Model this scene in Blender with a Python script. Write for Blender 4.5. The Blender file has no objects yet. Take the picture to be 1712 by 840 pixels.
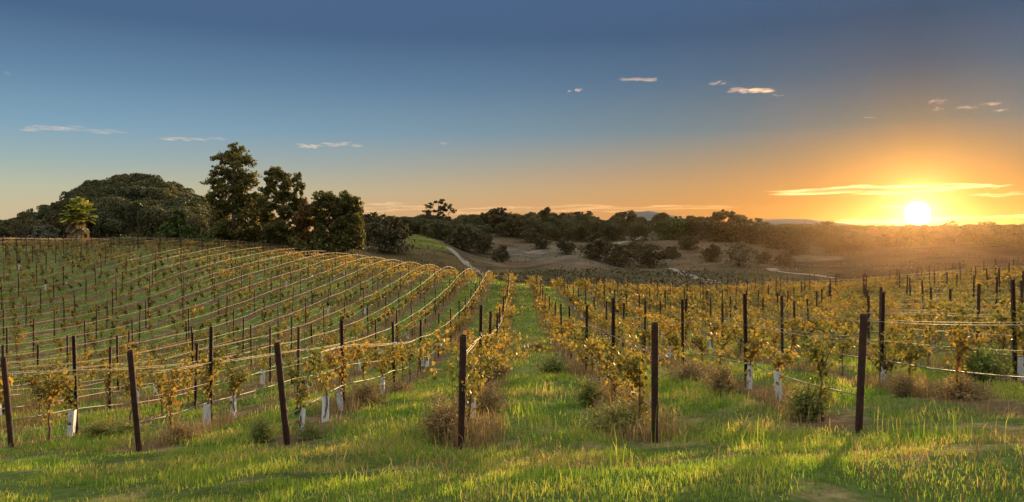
import bpy, math, random
import numpy as np
from mathutils import Vector, Matrix

# ------------------------------------------------------------------ camera, sky, sun, exposure
sc = bpy.context.scene
col = sc.collection
F, CX, HY = 1331.0, 856.0, 395.0            # focal length in photo pixels, centre column, horizon row
cam_d = bpy.data.cameras.new('camera')
cam = bpy.data.objects.new('camera', cam_d); col.objects.link(cam)
cam_d.sensor_width = 36.0; cam_d.lens = 36.0 * F / 1712.0
cam_d.shift_y = -(420.0 - HY) / 1712.0
cam_d.clip_start = 0.05; cam_d.clip_end = 60000
cam.location = (0, 0, 0); cam.rotation_euler = (math.radians(90), 0, 0)
sc.camera = cam

SUN_AZ = math.atan((1534 - CX) / F)         # to the right of +Y
SUN_EL = math.radians(2.45)
sun_dir = Vector((math.sin(SUN_AZ) * math.cos(SUN_EL), math.cos(SUN_AZ) * math.cos(SUN_EL), math.sin(SUN_EL)))
disc_el = math.atan((HY - 357) / math.hypot(F, 1534 - CX))
disc_dir = Vector((math.sin(SUN_AZ) * math.cos(disc_el), math.cos(SUN_AZ) * math.cos(disc_el), math.sin(disc_el)))

world = bpy.data.worlds.new('World'); sc.world = world; world.use_nodes = True
nt = world.node_tree; nt.nodes.clear()
def N(t, kind, **kw):
    n = t.nodes.new(kind)
    for k, v in kw.items(): setattr(n, k, v)
    return n
w_out = N(nt, 'ShaderNodeOutputWorld')
bg = N(nt, 'ShaderNodeBackground'); bg.inputs['Strength'].default_value = 0.15
sky = N(nt, 'ShaderNodeTexSky', sky_type='NISHITA')
sky.sun_disc = False; sky.sun_elevation = math.radians(1.5); sky.sun_rotation = SUN_AZ
sky.altitude = 50; sky.air_density = 1.0; sky.dust_density = 0.6; sky.ozone_density = 1.6
geo = N(nt, 'ShaderNodeTexCoord')
def vm(op, a=None, b=None):
    n = N(nt, 'ShaderNodeVectorMath', operation=op)
    if a is not None: nt.links.new(a, n.inputs[0]) if not isinstance(a, tuple) else setattr(n.inputs[0], 'default_value', a)
    if b is not None: nt.links.new(b, n.inputs[1]) if not isinstance(b, tuple) else setattr(n.inputs[1], 'default_value', b)
    return n
def ma(op, a, b=None, c=None, clamp=False):
    n = N(nt, 'ShaderNodeMath', operation=op); n.use_clamp = clamp
    for i, q in enumerate((a, b, c)):
        if q is None: continue
        if isinstance(q, (int, float)): n.inputs[i].default_value = q
        else: nt.links.new(q, n.inputs[i])
    return n.outputs[0]
nrm = vm('NORMALIZE', geo.outputs['Generated'])
dot = vm('DOT_PRODUCT', nrm.outputs[0], tuple(disc_dir)).outputs['Value']
ang = ma('ARCCOSINE', ma('MINIMUM', dot, 0.9999999))
def glow(width, power=1.0):                 # circumsolar aureole: falls off with the angle from the sun
    return ma('EXPONENT', ma('MULTIPLY', ma('POWER', ma('DIVIDE', ang, math.radians(width)), power), -1.0))
def rgbmul(colour, fac):
    n = N(nt, 'ShaderNodeVectorMath', operation='SCALE'); n.inputs[0].default_value = colour
    nt.links.new(fac, n.inputs['Scale']); return n.outputs[0]
sepz = N(nt, 'ShaderNodeSeparateXYZ'); nt.links.new(nrm.outputs[0], sepz.inputs[0])
# sky colour by elevation, one set away from the sun and one toward it; dim Nishita sky on top
EXPO = 1.1
def lin(c, k=1.0):
    return tuple(((q / 255 / 12.92) if q < 10 else ((q / 255 + 0.055) / 1.055) ** 2.4) * k for q in c)
el = ma('DEGREES', ma('ARCSINE', sepz.outputs['Z'])) if False else ma('MULTIPLY', ma('ARCSINE', sepz.outputs['Z']), 180 / math.pi)
pos = ma('DIVIDE', el, 50.0, clamp=True)
def skyramp(stops):
    r = N(nt, 'ShaderNodeValToRGB'); e = r.color_ramp.elements
    while len(e) < len(stops): e.new(0.5)
    for i, q in enumerate(stops): e[i].position = q[0] / 50.0; e[i].color = (*lin(q[1], q[2] if len(q) > 2 else 1.0), 1)
    nt.links.new(pos, r.inputs[0]); return r.outputs[0]
ZEN_FILL = [(19.0, (80, 107, 146), 1.0), (30.0, (232, 232, 228), 1.1), (50.0, (250, 250, 242), 2.1)]  # upper sky brightened out of frame as fill light for the shaded ground
away = skyramp([(0.0, (214, 184, 148)), (1.7, (210, 194, 158)), (3.1, (194, 197, 170)), (5.0, (162, 184, 184)), (7.1, (134, 170, 192)), (10.4, (105, 140, 171)), (14.0, (78, 107, 143))] + ZEN_FILL)
toward = skyramp([(0.0, (228, 134, 38)), (2.0, (232, 150, 50)), (3.6, (214, 148, 66)), (5.5, (178, 140, 88)), (7.4, (124, 124, 112)), (11.2, (84, 101, 119)), (14.1, (68, 91, 118))] + ZEN_FILL)
hx = vm('NORMALIZE', vm('MULTIPLY', nrm.outputs[0], (1, 1, 0)).outputs[0])
hd = vm('DOT_PRODUCT', hx.outputs[0], (math.sin(SUN_AZ), math.cos(SUN_AZ), 0.0)).outputs['Value']
daz = ma('MULTIPLY', ma('ARCCOSINE', ma('MINIMUM', hd, 0.999999)), 180 / math.pi)
tw = ma('POWER', ma('SUBTRACT', 1.0, ma('DIVIDE', daz, 60.0), clamp=True), ma('ADD', 0.85, ma('MULTIPLY', ma('MAXIMUM', el, 0.0), 0.12)))
grad = N(nt, 'ShaderNodeMix', data_type='RGBA'); nt.links.new(tw, grad.inputs[0]); nt.links.new(away, grad.inputs[6]); nt.links.new(toward, grad.inputs[7])
KS = 1.0 / (0.15 * 2 ** EXPO)
disc = ma('LESS_THAN', ang, math.radians(0.72))
def sc3(a, k):
    n = N(nt, 'ShaderNodeVectorMath', operation='SCALE'); nt.links.new(a, n.inputs[0]); n.inputs['Scale'].default_value = k; return n.outputs[0]
tot = vm('ADD', sc3(grad.outputs[2], KS * 0.92), sc3(sky.outputs[0], 0.0015))
tot = vm('ADD', tot.outputs[0], rgbmul((12.0, 8.0, 3.0), glow(0.9, 1.0)))
tot = vm('ADD', tot.outputs[0], rgbmul((0.25, 0.12, 0.02), glow(4.0, 1.0)))
tot = vm('ADD', tot.outputs[0], rgbmul((160, 130, 90), disc))
nt.links.new(tot.outputs[0], bg.inputs['Color']); nt.links.new(bg.outputs[0], w_out.inputs[0])

sl = bpy.data.lights.new('sun', 'SUN'); sl.energy = 5.0; sl.angle = math.radians(0.6); sl.color = (1.0, 0.68, 0.32)
so = bpy.data.objects.new('sun', sl); col.objects.link(so)
so.rotation_euler = sun_dir.to_track_quat('Z', 'Y').to_euler()

sc.view_settings.view_transform = 'Standard'; sc.view_settings.look = 'None'
sc.view_settings.gamma = 1.0; sc.view_settings.use_curve_mapping = False
sc.view_settings.exposure = EXPO
sc.render.engine = 'CYCLES'
sc.cycles.use_denoising = True
sc.cycles.max_bounces = 6; sc.cycles.diffuse_bounces = 3; sc.cycles.transmission_bounces = 3
sc.cycles.volume_bounces = 1; sc.cycles.transparent_max_bounces = 8

# ------------------------------------------------------------------ helpers
rng = np.random.default_rng(11)
R = random.Random(5)

def mesh_np(name, v, f, mat=None, smooth=False):
    """v (n,3), f (m,k): one mesh datablock."""
    v = np.asarray(v, np.float32); f = np.asarray(f, np.int32)
    me = bpy.data.meshes.new(name)
    me.vertices.add(len(v)); me.vertices.foreach_set('co', v.ravel())
    k = f.shape[1]
    me.loops.add(f.size); me.loops.foreach_set('vertex_index', f.ravel())
    me.polygons.add(len(f)); me.polygons.foreach_set('loop_start', np.arange(0, f.size, k, dtype=np.int32))
    me.update(calc_edges=True); me.validate()
    if smooth: me.polygons.foreach_set('use_smooth', np.ones(len(me.polygons), bool))
    if mat: me.materials.append(mat)
    return me

class MB:
    """collects pieces, any polygon size, as one mesh"""
    def __init__(s): s.v = []; s.f = []; s.n = 0
    def add(s, v, f):
        s.v.extend([tuple(map(float, p)) for p in v]); s.f.extend([tuple(int(i) + s.n for i in q) for q in f]); s.n += len(v)
    def tube(s, pts, rad, sides=6, cap=True):
        pts = [Vector(p) for p in pts]
        if isinstance(rad, (int, float)): rad = [rad] * len(pts)
        vs, fs = [], []
        for i, p in enumerate(pts):
            t = (pts[min(i + 1, len(pts) - 1)] - pts[max(i - 1, 0)]).normalized()
            a = t.cross(Vector((0, 0, 1)) if abs(t.z) < 0.9 else Vector((0, 1, 0))).normalized(); b = t.cross(a)
            for j in range(sides):
                q = 2 * math.pi * j / sides
                vs.append(p + (a * math.cos(q) + b * math.sin(q)) * rad[i])
        for i in range(len(pts) - 1):
            for j in range(sides):
                k = (j + 1) % sides
                fs.append((i * sides + j, i * sides + k, (i + 1) * sides + k, (i + 1) * sides + j))
        if cap:
            fs.append(tuple(range(sides))[::-1]); fs.append(tuple(range((len(pts) - 1) * sides, len(pts) * sides)))
        s.add(vs, fs)
    def box(s, c, d):
        x, y, z = c; a, b, e = d[0] / 2, d[1] / 2, d[2] / 2
        s.add([(x + i * a, y + j * b, z + k * e) for i in (-1, 1) for j in (-1, 1) for k in (-1, 1)],
              [(0, 1, 3, 2), (4, 6, 7, 5), (0, 4, 5, 1), (2, 3, 7, 6), (0, 2, 6, 4), (1, 5, 7, 3)])
    def mesh(s, name, mat, smooth=False):
        me = bpy.data.meshes.new(name); me.from_pydata(s.v, [], s.f); me.update()
        if smooth: me.polygons.foreach_set('use_smooth', np.ones(len(me.polygons), bool))
        me.materials.append(mat); return me

def obj(name, me, parent=None, loc=None, **props):
    o = bpy.data.objects.new(name, me); col.objects.link(o)
    if parent: o.parent = parent
    if loc is not None: o.location = loc
    for k, v in props.items(): o[k] = v
    return o

def noise2(x, y, scale, seed=0):
    """smooth value noise on a lattice, about -1..1"""
    g = np.random.default_rng(seed).uniform(-1, 1, (256, 256))
    x = np.asarray(x) / scale; y = np.asarray(y) / scale
    xi = np.floor(x).astype(int); yi = np.floor(y).astype(int)
    fx = x - xi; fy = y - yi; fx = fx * fx * (3 - 2 * fx); fy = fy * fy * (3 - 2 * fy)
    a = g[xi % 256, yi % 256]; b = g[(xi + 1) % 256, yi % 256]; c = g[xi % 256, (yi + 1) % 256]; d = g[(xi + 1) % 256, (yi + 1) % 256]
    return (a * (1 - fx) + b * fx) * (1 - fy) + (c * (1 - fx) + d * fx) * fy

# ------------------------------------------------------------------ materials
def newmat(name):
    m = bpy.data.materials.new(name); m.use_nodes = True
    t = m.node_tree; t.nodes.clear()
    out = N(t, 'ShaderNodeOutputMaterial'); return m, t, out
def ramp(t, fac, stops):
    r = N(t, 'ShaderNodeValToRGB'); e = r.color_ramp.elements
    while len(e) < len(stops): e.new(0.5)
    for i, (p, c) in enumerate(stops): e[i].position = p; e[i].color = (*c, 1)
    t.links.new(fac, r.inputs[0]); return r.outputs[0]
def tnoise(t, scale, detail=3, rough=0.55, coord='Object', vec=None):
    n = N(t, 'ShaderNodeTexNoise'); n.inputs['Scale'].default_value = scale
    n.inputs['Detail'].default_value = detail; n.inputs['Roughness'].default_value = rough
    if vec is None:
        if coord == 'World':
            g = N(t, 'ShaderNodeNewGeometry'); vec = g.outputs['Position']
        else:
            g = N(t, 'ShaderNodeTexCoord'); vec = g.outputs[coord]
    t.links.new(vec, n.inputs['Vector']); return n.outputs['Fac']
def tm(t, op, a, b=None, clamp=False):
    n = N(t, 'ShaderNodeMath', operation=op); n.use_clamp = clamp
    for i, q in enumerate((a, b)):
        if q is None: continue
        if isinstance(q, (int, float)): n.inputs[i].default_value = q
        else: t.links.new(q, n.inputs[i])
    return n.outputs[0]
def mixc(t, fac, a, b, mode='MIX'):
    n = N(t, 'ShaderNodeMix', data_type='RGBA', blend_type=mode)
    for sock, q in ((n.inputs[0], fac), (n.inputs[6], a), (n.inputs[7], b)):
        if isinstance(q, (int, float)): sock.default_value = q
        elif isinstance(q, tuple): sock.default_value = (*q, 1)
        else: t.links.new(q, sock)
    return n.outputs[2]

def leafmat(name, stops, trans=0.45, patch=None, objvar=0.0, tscale=None):
    """thin leaf: diffuse plus translucent; colour varies per leaf, per plant and in patches"""
    m, t, out = newmat(name)
    g = N(t, 'ShaderNodeNewGeometry')
    f = g.outputs['Random Per Island']
    if patch:
        p = tnoise(t, patch, 2, coord='World')
        p = tm(t, 'ADD', tm(t, 'MULTIPLY', tm(t, 'SUBTRACT', p, 0.5), 3.2), 0.5)
        f = tm(t, 'ADD', tm(t, 'MULTIPLY', f, 0.45), tm(t, 'MULTIPLY', p, 0.55), clamp=True)
    if objvar:
        oi = N(t, 'ShaderNodeObjectInfo')
        f = tm(t, 'ADD', tm(t, 'MULTIPLY', f, 1 - objvar), tm(t, 'MULTIPLY', oi.outputs['Random'], objvar))
    c = ramp(t, f, stops)
    d = N(t, 'ShaderNodeBsdfPrincipled'); d.inputs['Roughness'].default_value = 0.55
    d.inputs['Specular IOR Level'].default_value = 0.25
    tr = N(t, 'ShaderNodeBsdfTranslucent'); mx = N(t, 'ShaderNodeMixShader'); mx.inputs[0].default_value = trans
    t.links.new(c, d.inputs['Base Color'])
    t.links.new(mixc(t, 1.0, c, tscale or (1.25, 1.15, 0.75), 'MULTIPLY'), tr.inputs['Color'])
    t.links.new(d.outputs[0], mx.inputs[1]); t.links.new(tr.outputs[0], mx.inputs[2]); t.links.new(mx.outputs[0], out.inputs[0])
    return m

def solidmat(name, a, b, scale, rough=0.8, metal=0.0, bump=0.0, coord='Object', detail=4):
    m, t, out = newmat(name)
    n = tnoise(t, scale, detail, coord=coord)
    c = ramp(t, n, [(0.32, a), (0.68, b)])
    d = N(t, 'ShaderNodeBsdfPrincipled'); d.inputs['Roughness'].default_value = rough; d.inputs['Metallic'].default_value = metal
    t.links.new(c, d.inputs['Base Color'])
    if bump:
        bp = N(t, 'ShaderNodeBump'); bp.inputs['Strength'].default_value = bump; bp.inputs['Distance'].default_value = 0.02
        t.links.new(n, bp.inputs['Height']); t.links.new(bp.outputs[0], d.inputs['Normal'])
    t.links.new(d.outputs[0], out.inputs[0]); return m

M_vine = leafmat('vine_leaf', [(0.0, (0.06, 0.08, 0.02)), (0.3, (0.12, 0.12, 0.026)), (0.55, (0.22, 0.165, 0.035)), (0.78, (0.34, 0.23, 0.05)), (0.92, (0.27, 0.11, 0.035)), (1.0, (0.34, 0.06, 0.02))], 0.5, objvar=0.45)
M_vine_far = leafmat('far_vine_leaf', [(0.0, (0.07, 0.075, 0.02)), (0.35, (0.13, 0.11, 0.028)), (0.65, (0.27, 0.185, 0.042)), (0.9, (0.40, 0.26, 0.055)), (1.0, (0.32, 0.09, 0.03))], 0.55, patch=0.25)
M_grass = leafmat('grass_blade', [(0.0, (0.07, 0.16, 0.022)), (0.38, (0.15, 0.25, 0.032)), (0.6, (0.28, 0.33, 0.05)), (0.8, (0.42, 0.35, 0.11)), (1.0, (0.45, 0.35, 0.17))], 0.55, patch=0.7)
M_weed = leafmat('dry_weed', [(0.0, (0.13, 0.12, 0.04)), (0.5, (0.27, 0.18, 0.08)), (1.0, (0.42, 0.30, 0.15))], 0.35, objvar=0.3)
M_gweed = leafmat('green_weed', [(0.0, (0.08, 0.13, 0.025)), (0.6, (0.17, 0.20, 0.045)), (1.0, (0.32, 0.25, 0.09))], 0.4, objvar=0.3)
M_oak = leafmat('oak_leaf', [(0.0, (0.05, 0.048, 0.022)), (0.6, (0.085, 0.075, 0.034)), (1.0, (0.13, 0.105, 0.045))], 0.35, objvar=0.3)
M_conif = leafmat('cypress_leaf', [(0.0, (0.065, 0.075, 0.02)), (0.6, (0.12, 0.115, 0.032)), (1.0, (0.18, 0.14, 0.04))], 0.4)
M_rust = leafmat('russet_leaf', [(0.0, (0.07, 0.065, 0.022)), (0.5, (0.13, 0.085, 0.028)), (1.0, (0.20, 0.10, 0.03))], 0.3)
M_shrub = leafmat('green_shrub_leaf', [(0.0, (0.04, 0.07, 0.015)), (1.0, (0.10, 0.13, 0.03))], 0.3)
M_valley = leafmat('valley_vine_leaf', [(0.0, (0.05, 0.042, 0.022)), (1.0, (0.11, 0.085, 0.04))], 0.2)
M_scrub = leafmat('scrub_leaf', [(0.0, (0.06, 0.048, 0.03)), (0.6, (0.10, 0.078, 0.048)), (1.0, (0.14, 0.11, 0.07))], 0.25, patch=0.03)
M_grey = leafmat('grey_tree_leaf', [(0.0, (0.07, 0.08, 0.05)), (1.0, (0.15, 0.14, 0.09))], 0.2)
M_palm = leafmat('palm_leaf', [(0.0, (0.11, 0.15, 0.03)), (0.6, (0.22, 0.24, 0.05)), (1.0, (0.34, 0.28, 0.07))], 0.4)
M_frond = leafmat('dead_frond', [(0.0, (0.16, 0.12, 0.06)), (1.0, (0.36, 0.26, 0.12))], 0.25)
M_bark = solidmat('bark', (0.05, 0.035, 0.025), (0.13, 0.095, 0.065), 6, 0.9, bump=0.6)
M_cane = solidmat('vine_wood', (0.09, 0.055, 0.03), (0.2, 0.12, 0.065), 30, 0.85, bump=0.5)
M_post = solidmat('rusty_steel', (0.02, 0.006, 0.004), (0.065, 0.020, 0.010), 14, 0.85, 0.0, bump=0.25)
M_wire = solidmat('galvanised_wire', (0.14, 0.11, 0.08), (0.26, 0.20, 0.14), 4, 0.6, 0.2)
M_hose = solidmat('drip_hose', (0.12, 0.095, 0.065), (0.22, 0.175, 0.12), 3, 0.6, 0.0)  # black hose; the warm light on it is put into its brown colour
M_track = solidmat('pale_dirt', (0.11, 0.092, 0.068), (0.18, 0.15, 0.11), 0.6, 0.95, coord='Object')

def tubemat():
    m, t, out = newmat('grow_tube_card')
    n = tnoise(t, 9, 3); s = N(t, 'ShaderNodeTexCoord')
    st = N(t, 'ShaderNodeTexVoronoi'); st.inputs['Scale'].default_value = 26; t.links.new(s.outputs['Object'], st.inputs['Vector'])
    sp = tm(t, 'MULTIPLY', tm(t, 'LESS_THAN', st.outputs['Distance'], 0.26), tm(t, 'GREATER_THAN', n, 0.53))
    c = ramp(t, n, [(0.3, (0.78, 0.78, 0.78)), (0.7, (0.88, 0.88, 0.87))])
    c = mixc(t, tm(t, 'MULTIPLY', sp, 0.5), c, (0.16, 0.22, 0.34))
    sx = N(t, 'ShaderNodeSeparateXYZ'); t.links.new(s.outputs['Object'], sx.inputs[0])
    mud = tm(t, 'MULTIPLY', tm(t, 'SUBTRACT', 0.10, tm(t, 'ADD', sx.outputs['Z'], tm(t, 'MULTIPLY', n, 0.12))), 9.0, clamp=True)
    c = mixc(t, mud, c, (0.20, 0.14, 0.08))
    d = N(t, 'ShaderNodeBsdfPrincipled'); d.inputs['Roughness'].default_value = 0.5; t.links.new(c, d.inputs['Base Color'])
    tr = N(t, 'ShaderNodeBsdfTranslucent'); t.links.new(c, tr.inputs['Color'])
    mx = N(t, 'ShaderNodeMixShader'); mx.inputs[0].default_value = 0.3
    t.links.new(d.outputs[0], mx.inputs[1]); t.links.new(tr.outputs[0], mx.inputs[2]); t.links.new(mx.outputs[0], out.inputs[0])
    return m
M_tube = tubemat()

# ------------------------------------------------------------------ terrain
PITCH = 2.58; HEAD = 9.0 / F                 # row spacing and the rows' slight turn from +Y
U0 = -0.75                                   # first row left of the grass aisle
CP = [(771,10.6,748),(1095,10.6,735),(475,11.4,748),(225,12.3,757),(12,13.2,752),(1433,10.3,720),(1712,10.2,702),(-300,14.5,760),(2100,10.2,690),
 (797,14.7,678),(1020,15.7,660),(1250,15.2,648),(1470,15.4,640),(1692,15.4,634),(571,15.1,684),(347,15.2,718),(129,15.35,724),
 (865,21,633),(1306,21,610),(651,20.7,655),(300,20,692),(1700,21,592),
 (865,30,599),(720,30.6,612),(405,30,628),(0,25,674),(1300,30,581),(1700,30,548),
 (759,42,568),(865,42,560),(0,40,592),(405,42,584),(1300,42,551),(1700,42,511),
 (797,65,511),(865,65,512),(500,52,543),(500,63,509),(0,50,548),(0,60,506),(130,63,505),(0,70,466),(250,72,468),(500,78,472),(700,75,489),(1300,65,512),(1700,55,486),
 (0,105,413),(250,110,412),(405,115,418),(500,116,430),(600,112,441),(700,110,456),(820,105,472),(872,98,477),(1000,90,488),(1300,85,489),(1500,75,482),(1700,65,470),
 (872,130,506),(1000,120,520),(1300,120,516),(1500,110,512),(1700,100,502),(820,140,492),(700,150,478),(600,150,458),(405,145,430),(250,145,424),(0,140,424),
 (0,200,408),(0,280,392),(150,200,396),(150,260,348),(250,200,392),(250,260,334),(330,260,366),(420,260,398),(520,260,405),(150,350,352),(250,350,345),(0,400,396),(-300,250,392),
 (600,230,440),(600,300,410),(600,420,392),(700,200,458),(700,250,438),(740,320,406),(700,400,390),(780,250,455),(780,330,420),(760,420,394),
 (870,180,498),(870,230,470),(870,300,440),(860,380,415),(860,480,388),(870,600,390),(980,300,428),
 (1050,180,498),(1050,230,469),(1050,300,446),(1050,400,413),(1050,500,388),(1250,180,492),(1250,240,462),(1250,330,436),(1250,430,406),(1250,520,388),
 (1400,180,490),(1400,250,463),(1400,400,426),(1400,550,399),(1400,700,389),(1534,180,482),(1534,260,452),(1534,400,421),(1534,650,390),
 (1700,180,482),(1700,260,452),(1700,400,419),(1700,600,390),(2300,60,468),(2300,200,455),(2300,500,390),(-500,60,495),(-500,110,410),(-600,25,660)]
CP = [(x, d, -(y - HY) / F * d) for x, d, y in CP]
for x in (-900, 0, 450, 856, 1300, 1712, 2600):
    s = (x - CX) / F
    CP += [(x, 1.0, -1.9), (x, 2.2, -1.9 + 0.02 * s), (x, 4.0, -1.93 + 0.2 * s), (x, 6.4, -2.08 + 0.5 * s), (x, 1100, -4), (x, 4000, -10)]
CP = np.array(CP)
def tcoord(s, d): return np.stack([np.asarray(s) * 2.2, np.log(np.asarray(d))], -1)
_P = tcoord((CP[:, 0] - CX) / F, CP[:, 1]); _W = (CP[:, 2] + 2.0) / CP[:, 1]
def _K(a, b):
    r2 = ((a[:, None, :] - b[None, :, :]) ** 2).sum(-1); return 0.5 * r2 * np.log(r2 + 1e-9)
_n = len(_P); _A = np.zeros((_n + 3, _n + 3)); _A[:_n, :_n] = _K(_P, _P) + np.eye(_n) * 2e-4
_A[:_n, _n] = 1; _A[:_n, _n + 1:] = _P; _A[_n, :_n] = 1; _A[_n + 1:, :_n] = _P.T
_C = np.linalg.solve(_A, np.concatenate([_W, np.zeros(3)]))
def height(X, Y):
    X = np.atleast_1d(np.asarray(X, float)); Y = np.maximum(np.atleast_1d(np.asarray(Y, float)), 0.5)
    shp = X.shape; q = tcoord(np.clip(X.ravel() / Y.ravel(), -2.2, 2.2), Y.ravel()); o = np.empty(len(q))
    for i in range(0, len(q), 60000):
        k = q[i:i + 60000]; o[i:i + 60000] = _K(k, _P) @ _C[:_n] + _C[_n] + k @ _C[_n + 1:]
    z = (-2.0 + o * Y.ravel()).reshape(shp)
    near = np.clip((140 - Y) / 60, 0, 1)
    roll = np.clip((Y - 165) / 60, 0, 1) * np.clip((620 - Y) / 120, 0, 1) * (X > -60)
    z = z + roll * (1.3 * noise2(X, Y, 46, 81) + 0.5 * noise2(X, Y, 17, 82))
    return z + near * (0.03 * noise2(X, Y, 0.9, 3) + 0.05 * noise2(X, Y, 3.1, 4))
def hz(x, y): return float(height(np.array([x]), np.array([y]))[0])
def at(px, d): x = (px - CX) / F * d; return Vector((x, d, hz(x, d)))          # a point of the ground, by bearing and distance

s_in = np.linspace(-0.85, 0.85, 640); s_out = np.geomspace(0.855, 2.2, 40)
S = np.concatenate([-s_out[::-1], s_in, s_out]); D = np.geomspace(0.6, 2600, 450)
SS, DD = np.meshgrid(S, D); GX = SS * DD; GY = DD; GZ = height(GX, GY)
nr, nc = SS.shape
idx = np.arange(nr * nc).reshape(nr, nc)
gf = np.stack([idx[:-1, :-1], idx[:-1, 1:], idx[1:, 1:], idx[1:, :-1]], -1).reshape(-1, 4)
gm = mesh_np('ground', np.stack([GX, GY, GZ], -1).reshape(-1, 3), gf, None, True)
# land cover: grass, dry hill grass, fields; far colours darkened for the valley's shade
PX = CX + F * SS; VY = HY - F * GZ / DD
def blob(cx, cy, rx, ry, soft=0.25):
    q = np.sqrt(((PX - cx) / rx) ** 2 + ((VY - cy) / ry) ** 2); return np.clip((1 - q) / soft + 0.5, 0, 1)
def inpoly(poly):
    x, y = PX, VY; c = np.zeros(x.shape, bool); j = len(poly) - 1
    for i in range(len(poly)):
        (x1, y1), (x2, y2) = poly[i], poly[j]
        c ^= ((y1 > y) != (y2 > y)) & (x < (x2 - x1) * (y - y1) / ((y2 - y1) or 1e-9) + x1); j = i
    return c.astype(float)
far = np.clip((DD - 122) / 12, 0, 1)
cov = np.zeros((nr, nc, 4)); cov[..., 3] = 1
def lay(mask, c):
    for i in range(3): cov[..., i] = cov[..., i] * (1 - mask) + mask * c[i]
lay(np.ones((nr, nc)), (0.072, 0.10, 0.03))
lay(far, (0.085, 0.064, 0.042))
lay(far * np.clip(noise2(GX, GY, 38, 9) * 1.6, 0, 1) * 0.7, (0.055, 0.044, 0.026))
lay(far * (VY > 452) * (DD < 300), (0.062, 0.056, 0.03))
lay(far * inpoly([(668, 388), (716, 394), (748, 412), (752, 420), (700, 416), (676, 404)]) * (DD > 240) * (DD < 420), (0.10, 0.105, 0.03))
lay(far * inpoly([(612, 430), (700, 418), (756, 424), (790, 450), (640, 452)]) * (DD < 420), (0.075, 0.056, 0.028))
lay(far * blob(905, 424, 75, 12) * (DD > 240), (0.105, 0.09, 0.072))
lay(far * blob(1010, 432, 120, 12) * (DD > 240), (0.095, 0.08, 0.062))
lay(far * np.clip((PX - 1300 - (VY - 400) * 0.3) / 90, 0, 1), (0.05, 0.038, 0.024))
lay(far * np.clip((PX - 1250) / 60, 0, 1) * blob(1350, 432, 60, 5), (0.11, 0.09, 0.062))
lay(np.clip((DD - 950) / 200, 0, 1), (0.09, 0.085, 0.055))
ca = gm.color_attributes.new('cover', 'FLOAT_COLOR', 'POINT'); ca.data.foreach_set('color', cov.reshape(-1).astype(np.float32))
va = gm.attributes.new('vineyard', 'FLOAT', 'POINT')
head_d = 10.5 + 0.357 * np.clip(-(GX - HEAD * GY) - 0.75, 0, 60)
va.data.foreach_set('value', (np.clip((DD - head_d + 0.4) / 0.8, 0, 1) * (1 - far)).reshape(-1).astype(np.float32))

def groundmat():
    m, t, out = newmat('ground')
    a = N(t, 'ShaderNodeAttribute', attribute_name='cover'); v = N(t, 'ShaderNodeAttribute', attribute_name='vineyard')
    g = N(t, 'ShaderNodeNewGeometry'); sp = N(t, 'ShaderNodeSeparateXYZ'); t.links.new(g.outputs['Position'], sp.inputs[0])
    n1 = tnoise(t, 1.1, 4, 0.6, vec=g.outputs['Position']); n2 = tnoise(t, 9, 5, 0.65, vec=g.outputs['Position']); n3 = tnoise(t, 0.07, 4, 0.6, vec=g.outputs['Position'])
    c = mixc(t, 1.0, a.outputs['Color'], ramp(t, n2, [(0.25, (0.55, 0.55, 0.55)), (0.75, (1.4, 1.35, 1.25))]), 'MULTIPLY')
    c = mixc(t, 1.0, c, ramp(t, n3, [(0.32, (0.55, 0.57, 0.55)), (0.5, (0.95, 0.95, 0.95)), (0.68, (1.4, 1.34, 1.25))]), 'MULTIPLY')
    # bare and mulched soil in a strip under each row
    u = tm(t, 'SUBTRACT', sp.outputs['X'], tm(t, 'MULTIPLY', sp.outputs['Y'], HEAD))
    u = tm(t, 'DIVIDE', tm(t, 'SUBTRACT', u, U0), PITCH)
    fr = tm(t, 'ABSOLUTE', tm(t, 'SUBTRACT', tm(t, 'FRACT', tm(t, 'ADD', u, 100.5)), 0.5))
    strip = tm(t, 'MULTIPLY', tm(t, 'SUBTRACT', tm(t, 'ADD', 0.21, tm(t, 'MULTIPLY', tm(t, 'SUBTRACT', n1, 0.5), 0.6)), fr), 9.0, clamp=True)
    strip = tm(t, 'MULTIPLY', strip, v.outputs['Fac'])
    soil = ramp(t, n2, [(0.25, (0.055, 0.036, 0.022)), (0.6, (0.12, 0.078, 0.045)), (0.8, (0.22, 0.155, 0.085))])
    c = mixc(t, strip, c, soil)
    dry = tm(t, 'MULTIPLY', tm(t, 'SUBTRACT', n1, 0.53), 7.0, clamp=True)
    near = tm(t, 'LESS_THAN', sp.outputs['Y'], 118.0)
    c = mixc(t, tm(t, 'MULTIPLY', tm(t, 'MULTIPLY', dry, near), 0.75), c, ramp(t, n2, [(0.3, (0.12, 0.085, 0.045)), (0.7, (0.27, 0.20, 0.10))]))
    d = N(t, 'ShaderNodeBsdfPrincipled'); d.inputs['Roughness'].default_value = 1.0; d.inputs['Specular IOR Level'].default_value = 0.0
    t.links.new(c, d.inputs['Base Color'])
    bp = N(t, 'ShaderNodeBump'); bp.inputs['Strength'].default_value = 0.7; bp.inputs['Distance'].default_value = 0.06
    t.links.new(n2, bp.inputs['Height']); t.links.new(bp.outputs[0], d.inputs['Normal'])
    t.links.new(d.outputs[0], out.inputs[0]); return m
gm.materials.append(groundmat())
obj('ground', gm, kind='structure')

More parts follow.
